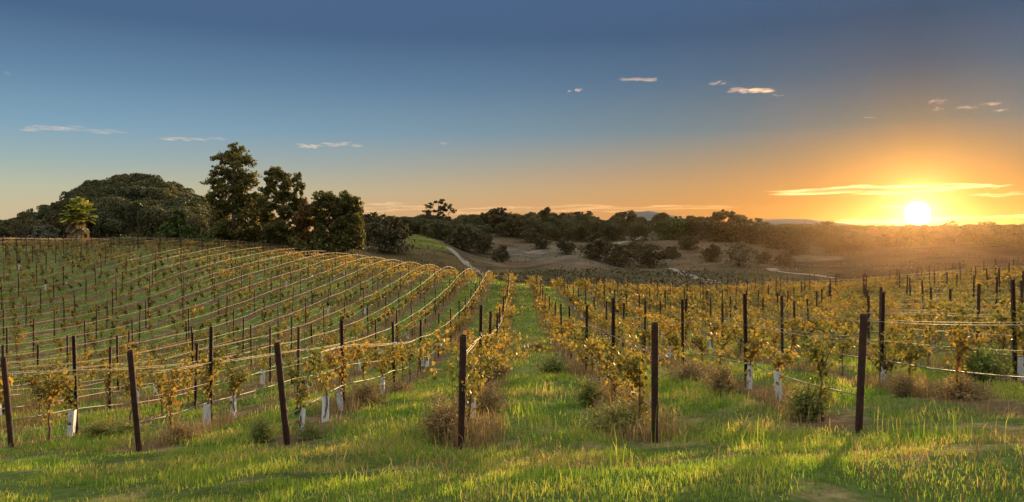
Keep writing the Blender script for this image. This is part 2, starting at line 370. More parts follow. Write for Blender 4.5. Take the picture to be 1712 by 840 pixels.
# distant hills on the skyline
def hill(pts, d, thick, name, c):
    xs = np.array([p[0] for p in pts], float); ys = np.array([p[1] for p in pts], float)
    px = np.linspace(xs[0], xs[-1], 70); py = np.interp(px, xs, ys)
    py += noise2(px, px * 0, 17, 21) * 0.7
    top = (HY - py) / F * d; v = []; f = []
    prof = [(-1, -0.35), (-0.6, 0.35), (-0.25, 0.85), (0, 1), (0.3, 0.85), (0.7, 0.3), (1, -0.35)]
    for i, x in enumerate(px):
        X = (x - CX) / F * d
        for (a, h) in prof: v.append((X * (1 + a * thick / d), d + a * thick, top[i] * h if h > 0 else -14))
    k = len(prof)
    for i in range(len(px) - 1):
        for j in range(k - 1): f.append((i * k + j, (i + 1) * k + j, (i + 1) * k + j + 1, i * k + j + 1))
    me = mesh_np(name, np.array(v), np.array(f), solidmat(name, c, tuple(q * 1.5 for q in c), 0.02, 0.95), True)
    obj(name, me, kind='structure')
hill([(1000, 372), (1040, 362), (1062, 354), (1085, 353), (1110, 358), (1150, 366), (1200, 374)], 760, 90, 'hill', (0.05, 0.055, 0.05))
hill([(1240, 374), (1275, 367), (1310, 366), (1350, 367), (1400, 372), (1450, 379), (1500, 384)], 800, 80, 'hill', (0.05, 0.055, 0.05))

# pale dirt tracks, draped on the slopes
def invert(px, py, lo, hi):
    """distance at which the bearing px meets the ground at slope row py (nearest to hi)"""
    d = np.geomspace(lo, hi, 400); s = (px - CX) / F; v = HY - F * height(s * d, d) / d
    k = np.argmin(np.abs(v - py)); return d[k]
def track(pts, lo, hi, w, lift=0.12):
    P = [at(x, invert(x, y, lo, hi)) for x, y in pts]
    Q = []
    for a, b in zip(P[:-1], P[1:]):
        n = max(2, int((b - a).length / 3))
        for i in range(n): Q.append(a.lerp(b, i / n))
    Q.append(P[-1]); v, f = [], []
    for i, q in enumerate(Q):
        t = (Q[min(i + 2, len(Q) - 1)] - Q[max(i - 2, 0)]); t.z = 0; t.normalize(); n = Vector((-t.y, t.x, 0))
        for k in (-1, -0.33, 0.33, 1):
            p = q + n * (w / 2 * k * (1 + 0.2 * math.sin(i * 0.7))); v.append((p.x, p.y, hz(p.x, p.y) + lift))
    for i in range(len(Q) - 1):
        for j in range(3): f.append((i * 4 + j, i * 4 + j + 1, i * 4 + 5 + j, i * 4 + 4 + j))
    obj('path', mesh_np('path', np.array(v), np.array(f), M_track, True), kind='structure')
track([(1288, 449), (1296, 454), (1330, 458), (1370, 462), (1402, 466)], 180, 420, 3.2)
track([(1120, 449), (1140, 458), (1165, 466), (1200, 474)], 170, 420, 3.0)
track([(880, 424), (905, 419), (935, 420), (960, 425)], 250, 420, 2.0)
track([(1030, 408), (1055, 403), (1075, 396), (1088, 391)], 300, 520, 3.0)
track([(750, 414), (765, 428), (782, 444), (800, 454), (815, 463)], 190, 420, 2.6)

# ------------------------------------------------------------------ foliage builders
def leaf_quads(c, size, flat=0.0, rng=rng, fold=True):
    """six-point folded leaves (two quads) at centres c; size per leaf"""
    n = len(c); size = np.broadcast_to(np.asarray(size, float), (n,))
    a = rng.normal(size=(n, 3)); a[:, 2] *= (1 - flat); a /= np.linalg.norm(a, axis=1)[:, None]
    b = np.cross(a, rng.normal(size=(n, 3))); b /= np.linalg.norm(b, axis=1)[:, None]; w = np.cross(a, b)
    s = size[:, None]
    pts = [(-0.5, 0, 0), (-0.28, 0.46, 0.16), (0.2, 0.38, 0.18), (0.55, 0, 0), (0.2, -0.38, 0.18), (-0.28, -0.46, 0.16)]
    V = np.stack([c + s * (a * p + b * q + w * r) for p, q, r in pts], 1).reshape(-1, 3)
    i = np.arange(n)[:, None] * 6
    Fc = np.concatenate([i + np.array([[0, 1, 2, 3]]), i + np.array([[0, 3, 4, 5]])], 0)
    return V, Fc

def clump_points(lobes, n, rng=rng, sub=14, hollow=0.35):
    """points spread through ellipsoid lobes [(cx,cy,cz,rx,ry,rz)], gathered in sub-clumps so gaps show"""
    vol = np.array([l[3] * l[4] * l[5] for l in lobes]) ** 0.7; vol /= vol.sum(); out = []
    for l, fr in zip(lobes, vol):
        m = max(8, int(n * fr)); k = max(4, int(sub * (0.6 + rng.random())))
        dirs = rng.normal(size=(k, 3)); dirs /= np.linalg.norm(dirs, axis=1)[:, None]
        rad = (hollow + (1 - hollow) * rng.random(k) ** 0.6)
        cc = dirs * rad[:, None]; r = rng.uniform(0.18, 0.42, k)
        pick = rng.integers(0, k, m); off = rng.normal(size=(m, 3)); off /= np.linalg.norm(off, axis=1)[:, None]
        p = cc[pick] + off * (r[pick] * rng.random(m) ** 0.45)[:, None]
        out.append(p * np.array(l[3:6]) + np.array(l[0:3]))
    return np.concatenate(out)

# ------------------------------------------------------------------ vineyard layout
ROWS = list(range(-27, 22))                  # -1, -2 ... to the left of the aisle, 0, 1 ... to the right
ORD = ['zeroth', 'first', 'second', 'third', 'fourth', 'fifth', 'sixth', 'seventh', 'eighth', 'ninth', 'tenth', 'eleventh', 'twelfth', 'thirteenth', 'fourteenth', 'fifteenth', 'sixteenth', 'seventeenth', 'eighteenth', 'nineteenth']
TENS = {2: 'twent', 3: 'thirt', 4: 'fort', 5: 'fift', 6: 'sixt', 7: 'sevent', 8: 'eight', 9: 'ninet'}
def ordinal(n):
    if n < 20: return ORD[n]
    return TENS[n // 10] + 'ieth' if n % 10 == 0 else TENS[n // 10] + 'y-' + ORD[n % 10]
def rowu(i): return U0 + PITCH * (i + 1)      # row -1 is at U0, row 0 at U0+PITCH
def rowname(i): return (ordinal(-i) + ' row left of the aisle') if i < 0 else (ordinal(i + 1) + ' row right of the aisle')
def rx(i, y): return rowu(i) + HEAD * y
def head(u): return 10.6 + 0.357 * max(0, -u - 0.75) - (0.12 * max(0, u - 1.83) if u < 8 else 0.75)
YEND = 117.0
def inview(x, y, m=0.0): return abs(x / y) < 0.645 + m
def ystart(i):
    """where a row comes into view (rows are built with a margin either side of the frame)"""
    u = rowu(i); h = head(u)
    return max(h, abs(u) / 0.86)

# posts --------------------------------------------------------------------------------------
def end_post_mesh(L):
    b = MB(); n = 18; r = 0.046; t = 0.009; v = []; f = []
    prof = [(r, -0.35), (r, L * 0.5), (r, L - 0.012), (r - 0.004, L), (r - t, L), (r - t, L - 0.25)]
    for (q, z) in prof:
        for j in range(n):
            a = 2 * math.pi * j / n; v.append((q * math.cos(a), q * math.sin(a), z))
    for i in range(len(prof) - 1):
        for j in range(n):
            k = (j + 1) % n; f.append((i * n + j, i * n + k, (i + 1) * n + k, (i + 1) * n + j))
    f.append(tuple(range((len(prof) - 1) * n, len(prof) * n))[::-1]); b.add(v, f)
    for z in (0.52, 0.88, 1.22): b.tube([(-0.05, 0.01, z), (0, 0.055, z + 0.005), (0.05, 0.01, z)], 0.007, 6)
    return b.mesh('end_post', M_post, False)
def line_post_mesh(L):
    """steel U-channel with wire notches down both flanges"""
    b = MB(); w, dp, t = 0.066, 0.046, 0.007
    sec = [(-w/2, -dp/2), (w/2, -dp/2), (w/2, dp/2), (w/2 - t - 0.012, dp/2), (w/2 - t - 0.012, dp/2 - t), (w/2 - t, dp/2 - t), (w/2 - t, -dp/2 + t), (-w/2 + t, -dp/2 + t), (-w/2 + t, dp/2 - t), (-w/2 + t + 0.012, dp/2 - t), (-w/2 + t + 0.012, dp/2), (-w/2, dp/2)]
    k = len(sec)
    b.add([(x, y, -0.35) for x, y in sec] + [(x, y, L) for x, y in sec],
          [(i, (i + 1) % k, (i + 1) % k + k, i + k) for i in range(k)] + [(0, 1, 6, 7), (k, k + 7, k + 6, k + 1)])
    z = 0.3
    while z < L - 0.05:
        for s in (-1, 1): b.add([(s * (w/2), -0.012, z), (s * (w/2), 0.012, z), (s * (w/2 + 0.012), 0.0, z + 0.03), (s * (w/2), -0.012, z + 0.022), (s * (w/2), 0.012, z + 0.022)], [(0, 1, 2), (0, 2, 3), (1, 4, 2), (3, 2, 4)])
        z += 0.15
    return b.mesh('line_post', M_post)
ENDP = {-4: (13.2, 752, 597), -3: (12.3, 757, 583), -2: (11.4, 748, 570), -1: (10.6, 748, 558), 0: (10.6, 735, 538), 1: (10.3, 720, 525)}
posts = []
for i in ROWS:
    u = rowu(i); h = head(u)
    if inview(rx(i, h), h, 0.15) :
        posts.append((h, i, 0, rx(i, h)))
    for k in range(1, 18):
        y = 15.3 + (k - 1) * 6.0 + (0.0 if k == 1 else R.uniform(-0.35, 0.35))
        if y < ystart(i) or y > YEND: continue
        posts.append((y, i, k, rx(i, y) + R.uniform(-0.03, 0.03)))
posts.sort()
lp_meshes = [line_post_mesh(L) for L in (1.72, 1.80, 1.86, 1.92)]
shown = 0; rest = MB(); ep_cache = {}
for (y, i, k, x) in posts:
    z = hz(x, y)
    if inview(x, y, 0.004) and shown < 300:
        shown += 1
        if k == 0:
            L = 1.55; lean = {-4: 0.19, -3: 0.34, -2: 0.33, -1: 0.3, 0: 0.26, 1: 0.13}.get(i, 0.25)
            if i in ENDP:
                d, yb, yt = ENDP[i]; L = -(yt - HY) / F * (y - lean) - z
            o = obj('end_post', end_post_mesh(L), None, (x, y, z))
            o.rotation_euler = (math.atan(lean / L), 0, R.uniform(-0.2, 0.2))
            o['label'] = 'thick rusty round end post at the near end of ' + rowname(i); o['category'] = 'post'; o['group'] = 'end posts along the headland'
        else:
            o = obj('line_post', lp_meshes[R.randrange(4)], None, (x, y, z))
            o.rotation_euler = (R.gauss(0, 0.02), R.gauss(0, 0.018), R.choice((0, math.pi)) + R.uniform(-0.15, 0.15))
            o['label'] = 'dark rusty line post, ' + ordinal(k) + ' behind the headland in ' + rowname(i)
            o['category'] = 'post'; o['group'] = 'steel line posts in the vine rows'
    else:
        L = R.uniform(1.68, 1.9)
        rest.box((x, y, z + L / 2 - 0.15), (0.062, 0.045, L + 0.3))
obj('line_posts', rest.mesh('line_posts', M_post), kind='stuff', label='farther dark steel posts of the vine rows toward the crest', category='posts')

# wires --------------------------------------------------------------------------------------
for i in ROWS:
    ys = ystart(i); u = rowu(i)
    yy = [ys]; y = ys
    while y < YEND:
        y += 0.75 + y * 0.008; yy.append(min(y, YEND))
    yy = np.array(yy); xx = rowu(i) + HEAD * yy; zz = height(xx, yy)
    zz = zz - 0.03 * noise2(xx, yy, 0.9, 3) * 1.0
    k = np.ones(3) / 3
    if len(zz) > 4: zz[1:-1] = np.convolve(zz, k, 'valid')
    sag = 0.035 * np.abs(np.sin((yy - 15.3) / 6.0 * math.pi))
    for nm, h0, r, m, lab in (('drip_hose', 0.50, 0.0115, M_hose, 'black irrigation hose lit brown, hung low along the '),
                              ('trellis_wire', 0.86, 0.0048, M_wire, 'single thin middle wire along the '),
                              ('trellis_wire', 1.22, 0.0048, M_wire, 'taut pair of upper wires along the ')):
        b = MB(); pairs = (-0.035, 0.035) if h0 > 1 else (0,)
        for q, off in enumerate(pairs):
            wob = 0.02 * noise2(yy, yy * 0 + i * 7 + q * 3, 2.3, 31) if h0 < 0.6 else 0.005 * noise2(yy, yy * 0 + i * 9 + q * 5, 4, 32)
            hh = h0 - sag * (1.6 if h0 < 0.6 else 1.0) * (1 - 0.3 * q) + wob + (0.03 * q)
            b.tube([(X + off + 0.01, Y, Z + H) for X, Y, Z, H in zip(xx, yy, zz, hh)], [r * (max(1.0, Y / 55) if h0 > 0.6 else 1.0) for Y in yy], 5)
        obj(nm, b.mesh(nm, m, True), label=lab + rowname(i), category='hose' if h0 < 0.6 else 'wire',
            group={0.50: 'drip hoses along the vine rows', 0.86: 'middle trellis wires', 1.22: 'upper trellis wire pairs'}[h0])

# vines --------------------------------------------------------------------------------------
def vine_proto(kind, seed, n=None, lsz=0.064):
    g = np.random.default_rng(seed); b = MB(); pts = []
    Rr = random.Random(seed)
    H = {'column': 1.45, 'bushy': 1.5, 'sparse': 1.3}[kind] * Rr.uniform(0.88, 1.12)
    tw = [(0, 0, -0.1)]; x = y = 0
    for q in range(1, 7):
        x += Rr.gauss(0, 0.012); y += Rr.gauss(0, 0.02); tw.append((x, y, 0.1 * q))
    b.tube(tw, [0.024, 0.021, 0.019, 0.017, 0.015, 0.014, 0.013], 6)
    canes = {'column': 3, 'bushy': 8, 'sparse': 2}[kind]
    for c in range(canes):
        p = Vector(tw[-1 if (c < 3 and kind != 'bushy') else Rr.randrange(2, 6)]); path = [p.copy()]
        spread = {'column': 0.05, 'bushy': 0.12, 'sparse': 0.05}[kind]
        d = Vector((Rr.gauss(0, spread * 0.6), Rr.gauss(0, spread * 1.1), 0.16)); steps = 9
        top = H * Rr.uniform(0.75, 1.05); d *= max(0.4, (top - p.z)) / steps / 0.16
        for q in range(steps):
            d = d + Vector((Rr.gauss(0, 0.012), Rr.gauss(0, 0.02), -0.004 * q * (1 if kind == 'bushy' else 0.4)))
            p = p + d; path.append(p.copy())
        b.tube(path, list(np.linspace(0.009, 0.003, steps + 1)), 5)
        m = {'column': 80, 'bushy': 68, 'sparse': 56}[kind]
        for _ in range(m):
            t = Rr.random() ** 0.8 * steps; k = min(int(t), steps - 1); q = path[k].lerp(path[k + 1], t - k)
            rr = {'column': 0.06, 'bushy': 0.075, 'sparse': 0.055}[kind]
            pts.append((q.x + Rr.gauss(0, rr), q.y + Rr.gauss(0, rr), q.z + Rr.gauss(0, 0.06)))
    if kind != 'sparse':
        for _ in range(45): pts.append((Rr.gauss(0, 0.065), Rr.gauss(0, 0.08), Rr.uniform(0.22, 0.75)))
    pts = np.array(pts)
    if n: pts = pts[g.integers(0, len(pts), n)]
    V, Fc = leaf_quads(pts, lsz * g.uniform(0.6, 1.25, len(pts)), rng=g)
    return b, V, Fc
protos = {k: [] for k in ('column', 'bushy', 'sparse')}
for k, cnt in (('column', 6), ('bushy', 7), ('sparse', 4)):
    for q in range(cnt):
        b, V, Fc = vine_proto(k, 100 + q + 50 * len(k))
        protos[k].append((b.mesh('stem', M_cane, True), mesh_np('foliage', V, Fc, M_vine)))
far_v = {k: [vine_proto(k, 300 + q + 50 * len(k), n=(66 if k != 'bushy' else 115), lsz=0.135)[1:] for q in range(4)] for k in protos}

tube_me = None
def tube_mesh():
    b = MB(); w, h, t = 0.095, 0.47, 0.004; v = []; f = []
    ring = [(-1, -1), (1, -1), (1, 1), (-1, 1)]
    for lv, (s, z) in enumerate(((1.0, -0.06), (1.02, 0.2), (0.98, h), (0.94, h), (0.94, 0.05))):
        for (x, y) in ring: v.append((x * w / 2 * s, y * w / 2 * s, z))
    for l in range(4):
        for j in range(4):
            k = (j + 1) % 4; f.append((l * 4 + j, l * 4 + k, l * 4 + 4 + k, l * 4 + 4 + j))
    b.add(v, f); return b.mesh('grow_tube', M_tube)
tube_me = tube_mesh()
# (row, pixel column) of the white cartons that can be placed by eye
TUBES = [(-4, 120), (-3, 347), (-3, 389), (-2, 499), (-2, 541), (-2, 569), (-3, 556), (-2, 637), (-2, 706), (-2, 714), (-1, 785), (1, 1255), (1, 1300), (2, 1475), (3, 1704),
         (-3, 602), (-3, 513), (-4, 537), (-5, 230), (-3, 660), (0, 935), (1, 1118), (2, 1190), (2, 1165), (3, 1235), (-4, 440), (-3, 682), (4, 1560), (4, 1400)]
tubes_at = {}
for r_, px in TUBES:
    y = (rowu(r_)) * F / (px - 865.0); tubes_at.setdefault(r_, []).append(y)

vines = []
for i in ROWS:
    y = head(rowu(i)) + 1.1; k = 0
    hand = list(tubes_at.get(i, []))
    while y < YEND:
        k += 1
        yv = y + R.uniform(-0.1, 0.1); tube = False
        for t_ in hand:
            if abs(t_ - yv) < 0.78: yv = t_; tube = True; hand.remove(t_); break
        if not tube and yv > 18 and R.random() < 0.045: tube = True
        if yv >= ystart(i) and not (i == 2 and k == 1):
            dens = 0.88 if i < -1 else 0.93
            if i < -1 and yv > 85: dens = 0.9
            if tube or R.random() < dens:
                if i >= -1: kind = 'bushy' if R.random() < (0.42 if yv > 17 else 0.2) else 'column'
                elif yv > 70 + 10 * R.random(): kind = R.choice(('column', 'bushy', 'column'))
                elif i == -2 and yv > 40: kind = R.choice(('column', 'bushy'))
                else: kind = R.choice(('column', 'column', 'sparse'))
                vines.append((yv, i, k, rx(i, yv) + R.uniform(-0.04, 0.04), kind, tube))
        y += 1.52
vines.sort()
LOOK = {'column': 'slim upright grapevine with yellow leaves', 'bushy': 'bushy golden grapevine', 'sparse': 'thin sparse grapevine'}
n_v = n_t = 0; fv, ff, fn = [], [], 0
for (y, i, k, x, kind, tube) in vines:
    z = hz(x, y); rz = R.uniform(-0.35, 0.35) + R.choice((0, math.pi)); sc_ = R.uniform(0.85, 1.15)
    if i < -1 and y > 30: sc_ *= 0.9
    if inview(x, y, 0.004) and n_v < 300:
        n_v += 1
        st, fo = protos[kind][R.randrange(len(protos[kind]))]
        o = obj('grapevine', None, None, (x, y, z)); o.rotation_euler = (0, 0, rz); o.scale = (sc_, sc_, sc_); o.empty_display_size = 0.2
        o['label'] = {'column': 'slim yellow grapevine, ', 'bushy': 'bushy golden grapevine, ', 'sparse': 'sparse thin grapevine, '}[kind] + ordinal(k) + ' from the near end in ' + rowname(i)
        o['category'] = 'grapevine'; o['group'] = 'grapevines trained along the rows'
        obj('stem', st, o); obj('foliage', fo, o)
    else:
        V, Fc = far_v[kind][R.randrange(4)]; c, s = math.cos(rz), math.sin(rz)
        W = V * sc_; W = np.stack([W[:, 0] * c - W[:, 1] * s + x, W[:, 0] * s + W[:, 1] * c + y, W[:, 2] + z], 1)
        fv.append(W); ff.append(Fc + fn); fn += len(W)
    if tube and inview(x, y, 0.01) and y < 90:
        n_t += 1
        o = obj('grow_tube', tube_me, None, (x, y, z)); o.rotation_euler = (R.gauss(0, 0.07), R.gauss(0, 0.06), R.uniform(0, 1.5))
        s_ = R.uniform(0.9, 1.12); o.scale = (s_, s_, s_)
        o['label'] = 'white carton sleeve around the ' + ordinal(k) + ' vine from near end, ' + rowname(i)
        o['category'] = 'grow tube'; o['group'] = 'white cartons around young vines'
obj('grapevines', mesh_np('grapevines', np.concatenate(fv), np.concatenate(ff), M_vine_far), kind='stuff', label='mass of golden vines on the far rows up to the crest', category='grapevines')

# ------------------------------------------------------------------ grass and weeds
def blades(x, y, z, h, w, lean, mat, name, label, detail=True, cat='grass'):
    n = len(x); a = rng.uniform(0, 2 * math.pi, n); ca_, sa_ = np.cos(a), np.sin(a)
    la = rng.uniform(0, 2 * math.pi, n); lx = np.cos(la) * lean * h; ly = np.sin(la) * lean * h
    P = np.stack([x, y, z], 1); side = np.stack([ca_ * w / 2, sa_ * w / 2, np.zeros(n)], 1)
    mid = P + np.stack([lx * 0.3, ly * 0.3, h * 0.6], 1); tip = P + np.stack([lx, ly, h * (1 - 0.25 * lean)], 1)
    i = np.arange(n)[:, None]
    P = P - np.array([0, 0, 0.02])
    if detail:
        V = np.stack([P - side, P + side, mid + side * 0.75, mid - side * 0.75, tip], 1).reshape(-1, 3)
        Fc = np.concatenate([i * 5 + np.array([[0, 1, 2]]), i * 5 + np.array([[0, 2, 3]]), i * 5 + np.array([[3, 2, 4]])], 0)
    else:
        V = np.stack([P - side, P + side, tip], 1).reshape(-1, 3); Fc = i * 3 + np.array([[0, 1, 2]])
    obj(name, mesh_np(name, V, Fc, mat), kind='stuff', label=label, category=cat)
def rowfrac(x, y):
    u = (x - HEAD * y - U0) / PITCH; return np.abs(u - np.round(u)) * PITCH      # metres from the nearest row
def scatter(d0, d1, per_m2, keep):
    sb = 0.95 if d1 <= 26 else 0.76
    n = int((d1 * d1 - d0 * d0) * sb * per_m2); d = np.sqrt(rng.uniform(d0 * d0, d1 * d1, n)); s = rng.uniform(-sb, sb, n)
    x = s * d; k = rng.random(n) < keep(x, d); return x[k], d[k]
headf = lambda x, y: 10.6 + 0.357 * np.clip(-(x - HEAD * y) - 0.75, 0, 60)
def near_post(x, y):
    q = np.full(np.shape(x), 9.0)
    for (vy_, i_, k_, vx_, kd_, tb_) in vines:
        if tb_ and vy_ < 24: q = np.minimum(q, np.hypot(x - vx_, np.maximum(0, np.abs(y - vy_ + 0.35) - 0.35)) + 0.06)
    for (py_, i_, k_, px_) in posts:
        if py_ < 17: q = np.minimum(q, np.hypot(x - px_, (y - py_) * 0.8))
    return np.clip((q - 0.12) / 0.45, 0.04, 1)
def patchy(x, y): return np.clip(0.45 + 1.2 * noise2(x, y * 1.7, 1.1, 51) + 0.6 * noise2(x, y, 0.3, 52), 0.02, 1)
def k_head(x, y): return (y < headf(x, y) + 0.3) * patchy(x, y) * np.clip((y - 5.3) * 0.4 + 0.3, 0.14, 1) * near_post(x, y)
x, y = scatter(3.6, 7.5, 2100, k_head)
blades(x, y, height(x, y), rng.gamma(4, 0.0115, len(x)) * (0.55 + 0.7 * patchy(x, y)), rng.uniform(0.004, 0.009, len(x)), rng.uniform(0.1, 0.9, len(x)), M_grass, 'grass', 'lit green grass blades of the headland closest to the viewer')
x, y = scatter(7.5, 15.5, 1050, k_head)
blades(x, y, height(x, y), rng.gamma(4, 0.0135, len(x)) * (0.45 + 0.9 * patchy(x, y)), rng.uniform(0.006, 0.012, len(x)), rng.uniform(0.1, 0.8, len(x)), M_grass, 'grass', 'yellow green grass of the headland in front of the end posts')
def k_aisle(x, y): return (y > headf(x, y) - 0.2) * np.clip((rowfrac(x, y) - 0.30) * 2.2, 0.07, 1) * np.clip(0.42 + 1.0 * noise2(x, y, 1.1, 53) + 0.4 * noise2(x, y, 0.35, 54), 0.06, 1)
x, y = scatter(10, 21, 620, lambda a, b: k_aisle(a, b) * near_post(a, b))
blades(x, y, height(x, y), rng.gamma(5, 0.021, len(x)), rng.uniform(0.008, 0.016, len(x)), rng.uniform(0.1, 0.9, len(x)), M_grass, 'grass', 'green cover grass between the first vine rows')
x, y = scatter(21, 42, 170, k_aisle)
blades(x, y, height(x, y), rng.gamma(5, 0.025, len(x)), rng.uniform(0.015, 0.032, len(x)), rng.uniform(0.1, 0.8, len(x)), M_grass, 'grass', 'green cover grass between the vine rows lower in the bowl', False)
x, y = scatter(42, 78, 80, k_aisle)
blades(x, y, height(x, y), rng.gamma(5, 0.03, len(x)), rng.uniform(0.03, 0.06, len(x)), rng.uniform(0.1, 0.8, len(x)), M_grass, 'grass', 'green cover grass between the vine rows on the slope', False)
x, y = scatter(78, 120, 22, k_aisle)
blades(x, y, height(x, y), rng.gamma(5, 0.035, len(x)), rng.uniform(0.05, 0.09, len(x)), rng.uniform(0.1, 0.8, len(x)), M_grass, 'grass', 'green cover grass between the vine rows near the crest', False)
# dry straw among the grass, and tall seed stalks in the aisle
x, y = scatter(3.8, 15, 170, lambda a, b: (b < headf(a, b) + 2) * np.clip(0.2 + 1.2 * noise2(a, b, 1.6, 61), 0, 1))
blades(x, y, height(x, y), rng.gamma(5, 0.022, len(x)), rng.uniform(0.004, 0.009, len(x)), rng.uniform(0.3, 0.9, len(x)), M_weed, 'straw', 'dry straw blades lying among the headland grass', True, 'straw')
sx_, sy_ = [], []
for (px, d, n_) in [(900, 12.2, 60), (935, 12.6, 50), (968, 12.0, 46), (858, 11.6, 50), (870, 14.5, 60), (915, 16, 60), (1130, 10.2, 24), (700, 11.4, 40), (1500, 9.8, 30), (610, 9.4, 22), (1020, 8.2, 26), (1260, 8.6, 30), (330, 8.8, 22), (1600, 8.0, 28), (560, 12.6, 40)]:
    p = at(px, d); sx_.append(p.x + rng.normal(0, 0.16, n_)); sy_.append(p.y + rng.normal(0, 0.3, n_))
x, y = np.concatenate(sx_), np.concatenate(sy_)
blades(x, y, height(x, y), rng.gamma(8, 0.03, len(x)), rng.uniform(0.008, 0.014, len(x)), rng.uniform(0.05, 0.35, len(x)), M_grass, 'tall_grass', 'tall pale green grass stalks in the aisle and along the headland')
# dry weeds under the rows
def k_row(x, y): return (y > headf(x, y)) * np.clip((0.62 - rowfrac(x, y)) * 3, 0, 1) * np.clip(0.15 + 1.1 * noise2(x, y, 1.7, 55) + 0.3 * noise2(x, y, 0.4, 56), 0.0, 1) * np.where(x > -1.5, 1.3, 0.8 + np.clip((y - 26) / 40, 0, 0.6))
x, y = scatter(10.5, 26, 700, k_row)
blades(x, y, height(x, y), rng.gamma(4, 0.055, len(x)), rng.uniform(0.006, 0.014, len(x)), rng.uniform(0.1, 0.9, len(x)), M_weed, 'weeds', 'dry brown weeds standing under the near vine rows', True, 'weeds')
x, y = scatter(26, 60, 120, k_row)
blades(x, y, height(x, y), rng.gamma(4, 0.065, len(x)), rng.uniform(0.02, 0.04, len(x)), rng.uniform(0.1, 0.8, len(x)), M_weed, 'weeds', 'dry brown weeds under the vine rows of the middle slope', False, 'weeds')
x, y = scatter(60, 118, 34, k_row)
blades(x, y, height(x, y), rng.gamma(4, 0.07, len(x)), rng.uniform(0.04, 0.08, len(x)), rng.uniform(0.1, 0.8, len(x)), M_weed, 'weeds', 'dry brown weeds under the farthest vine rows', False, 'weeds')

def weed_bush(h, w, n_st, n_lf, seed, lsz):
    g = np.random.default_rng(seed); b = MB(); pts = []
    for _ in range(n_st):
        a = g.uniform(0, 2 * math.pi); r = w * 0.5 * g.random() ** 0.6; hh = h * g.uniform(0.3, 1.1) * (1 - 0.55 * (r / (w * 0.5)) ** 2)
        e = Vector((math.cos(a) * r, math.sin(a) * r, hh)); m = Vector((e.x * 0.35, e.y * 0.35, hh * 0.55)); c = Vector((e.x * 0.12, e.y * 0.12, -0.03))
        b.tube([c, m, e], [0.004, 0.003, 0.0015], 4, False)
        for _k in range(n_lf // n_st):
            t = g.uniform(0.25, 1.0); q = (c.lerp(m, t * 2) if t < 0.5 else m.lerp(e, t * 2 - 1))
            pts.append((q.x + g.normal() * 0.03, q.y + g.normal() * 0.03, q.z + g.normal() * 0.03))
    V, Fc = leaf_quads(np.array(pts), lsz * g.uniform(0.6, 1.3, len(pts)), rng=g)
    return b, V, Fc
wb = {'dry': [], 'green': [], 'mixed': []}
for kind, m in (('dry', M_weed), ('green', M_gweed), ('mixed', M_gweed)):
    for q in range(3):
        b, V, Fc = weed_bush((0.75, 0.6, 0.9)[q], (1.15, 1.4, 0.9)[q], 170, 3400, 700 + q + len(kind) * 10, 0.028 if kind == 'dry' else 0.036)
        wb[kind].append((b.mesh('stems', M_weed if kind != 'green' else M_gweed), mesh_np('leaves', V, Fc, m)))
WEEDS = [(612, 15.6, 0.95, 'dry', 'wide brown dry weed bush beside the second post of the second left row'),
 (668, 19.5, 0.8, 'dry', 'smaller tan weed bush behind the wide brown one along the second left row'),
 (742, 11.3, 0.8, 'dry', 'brown twiggy weed bush on the left of the central end post'),
 (812, 13.6, 0.9, 'dry', 'pale dry weed bush right behind the carton by the central end post'),
 (1036, 11.6, 0.85, 'mixed', 'olive weed bush to the left of the end post right of the aisle'),
 (985, 14.3, 0.7, 'mixed', 'low olive weed bush near the second post right of the aisle'),
 (1208, 14.8, 0.9, 'dry', 'reddish brown weed bush left of the carton in the second right row'),
 (1150, 17.5, 0.9, 'dry', 'reddish brown weed bush farther along the second right row'),
 (1348, 11.6, 0.85, 'green', 'feathery green weed bush left of the last end post on the right'),
 (1640, 15.2, 1.25, 'green', 'big dark green bush near the far right post'),
 (1610, 12.6, 0.8, 'dry', 'brown weed bush at the soil edge on the right'),
 (1510, 13.2, 0.6, 'dry', 'low brown weed bush on the right of the last end post'),
 (165, 14.3, 0.65, 'green', 'lush green weed clump beside the leftmost carton'),
 (215, 14.8, 0.6, 'green', 'second lush green clump between the two left end posts'),
 (437, 12.2, 0.55, 'mixed', 'low green weed clump left of the third end post'),
 (300, 13.3, 0.6, 'dry', 'rusty dry weed clump right of the second end post on the left'),
 (518, 11.9, 0.5, 'mixed', 'small weedy clump at the foot of the cartons by the third end post'),
 (1125, 29, 1.0, 'mixed', 'dull olive bush deeper in the right vineyard rows'),
 (925, 21, 0.9, 'mixed', 'leafy olive weed bush on the right edge of the aisle'),
 (895, 33, 0.9, 'dry', 'tan weed bush on the right edge of the aisle farther up'),
 (835, 22, 0.9, 'dry', 'tan weed bush on the left edge of the aisle')]
for q, (px, d, s_, kind, lab) in enumerate(WEEDS):
    p = at(px, d); st, lf = wb[kind][q % 3]
    o = obj('weed_bush', None, None, p, label=lab, category='weed bush'); o.scale = (s_ * R.uniform(0.8, 1.25), s_ * R.uniform(0.8, 1.35), s_ * R.uniform(0.75, 1.0)); o.rotation_euler = (0, 0, R.uniform(0, 6)); o.empty_display_size = 0.2
    obj('stems', st, o); obj('leaves', lf, o)

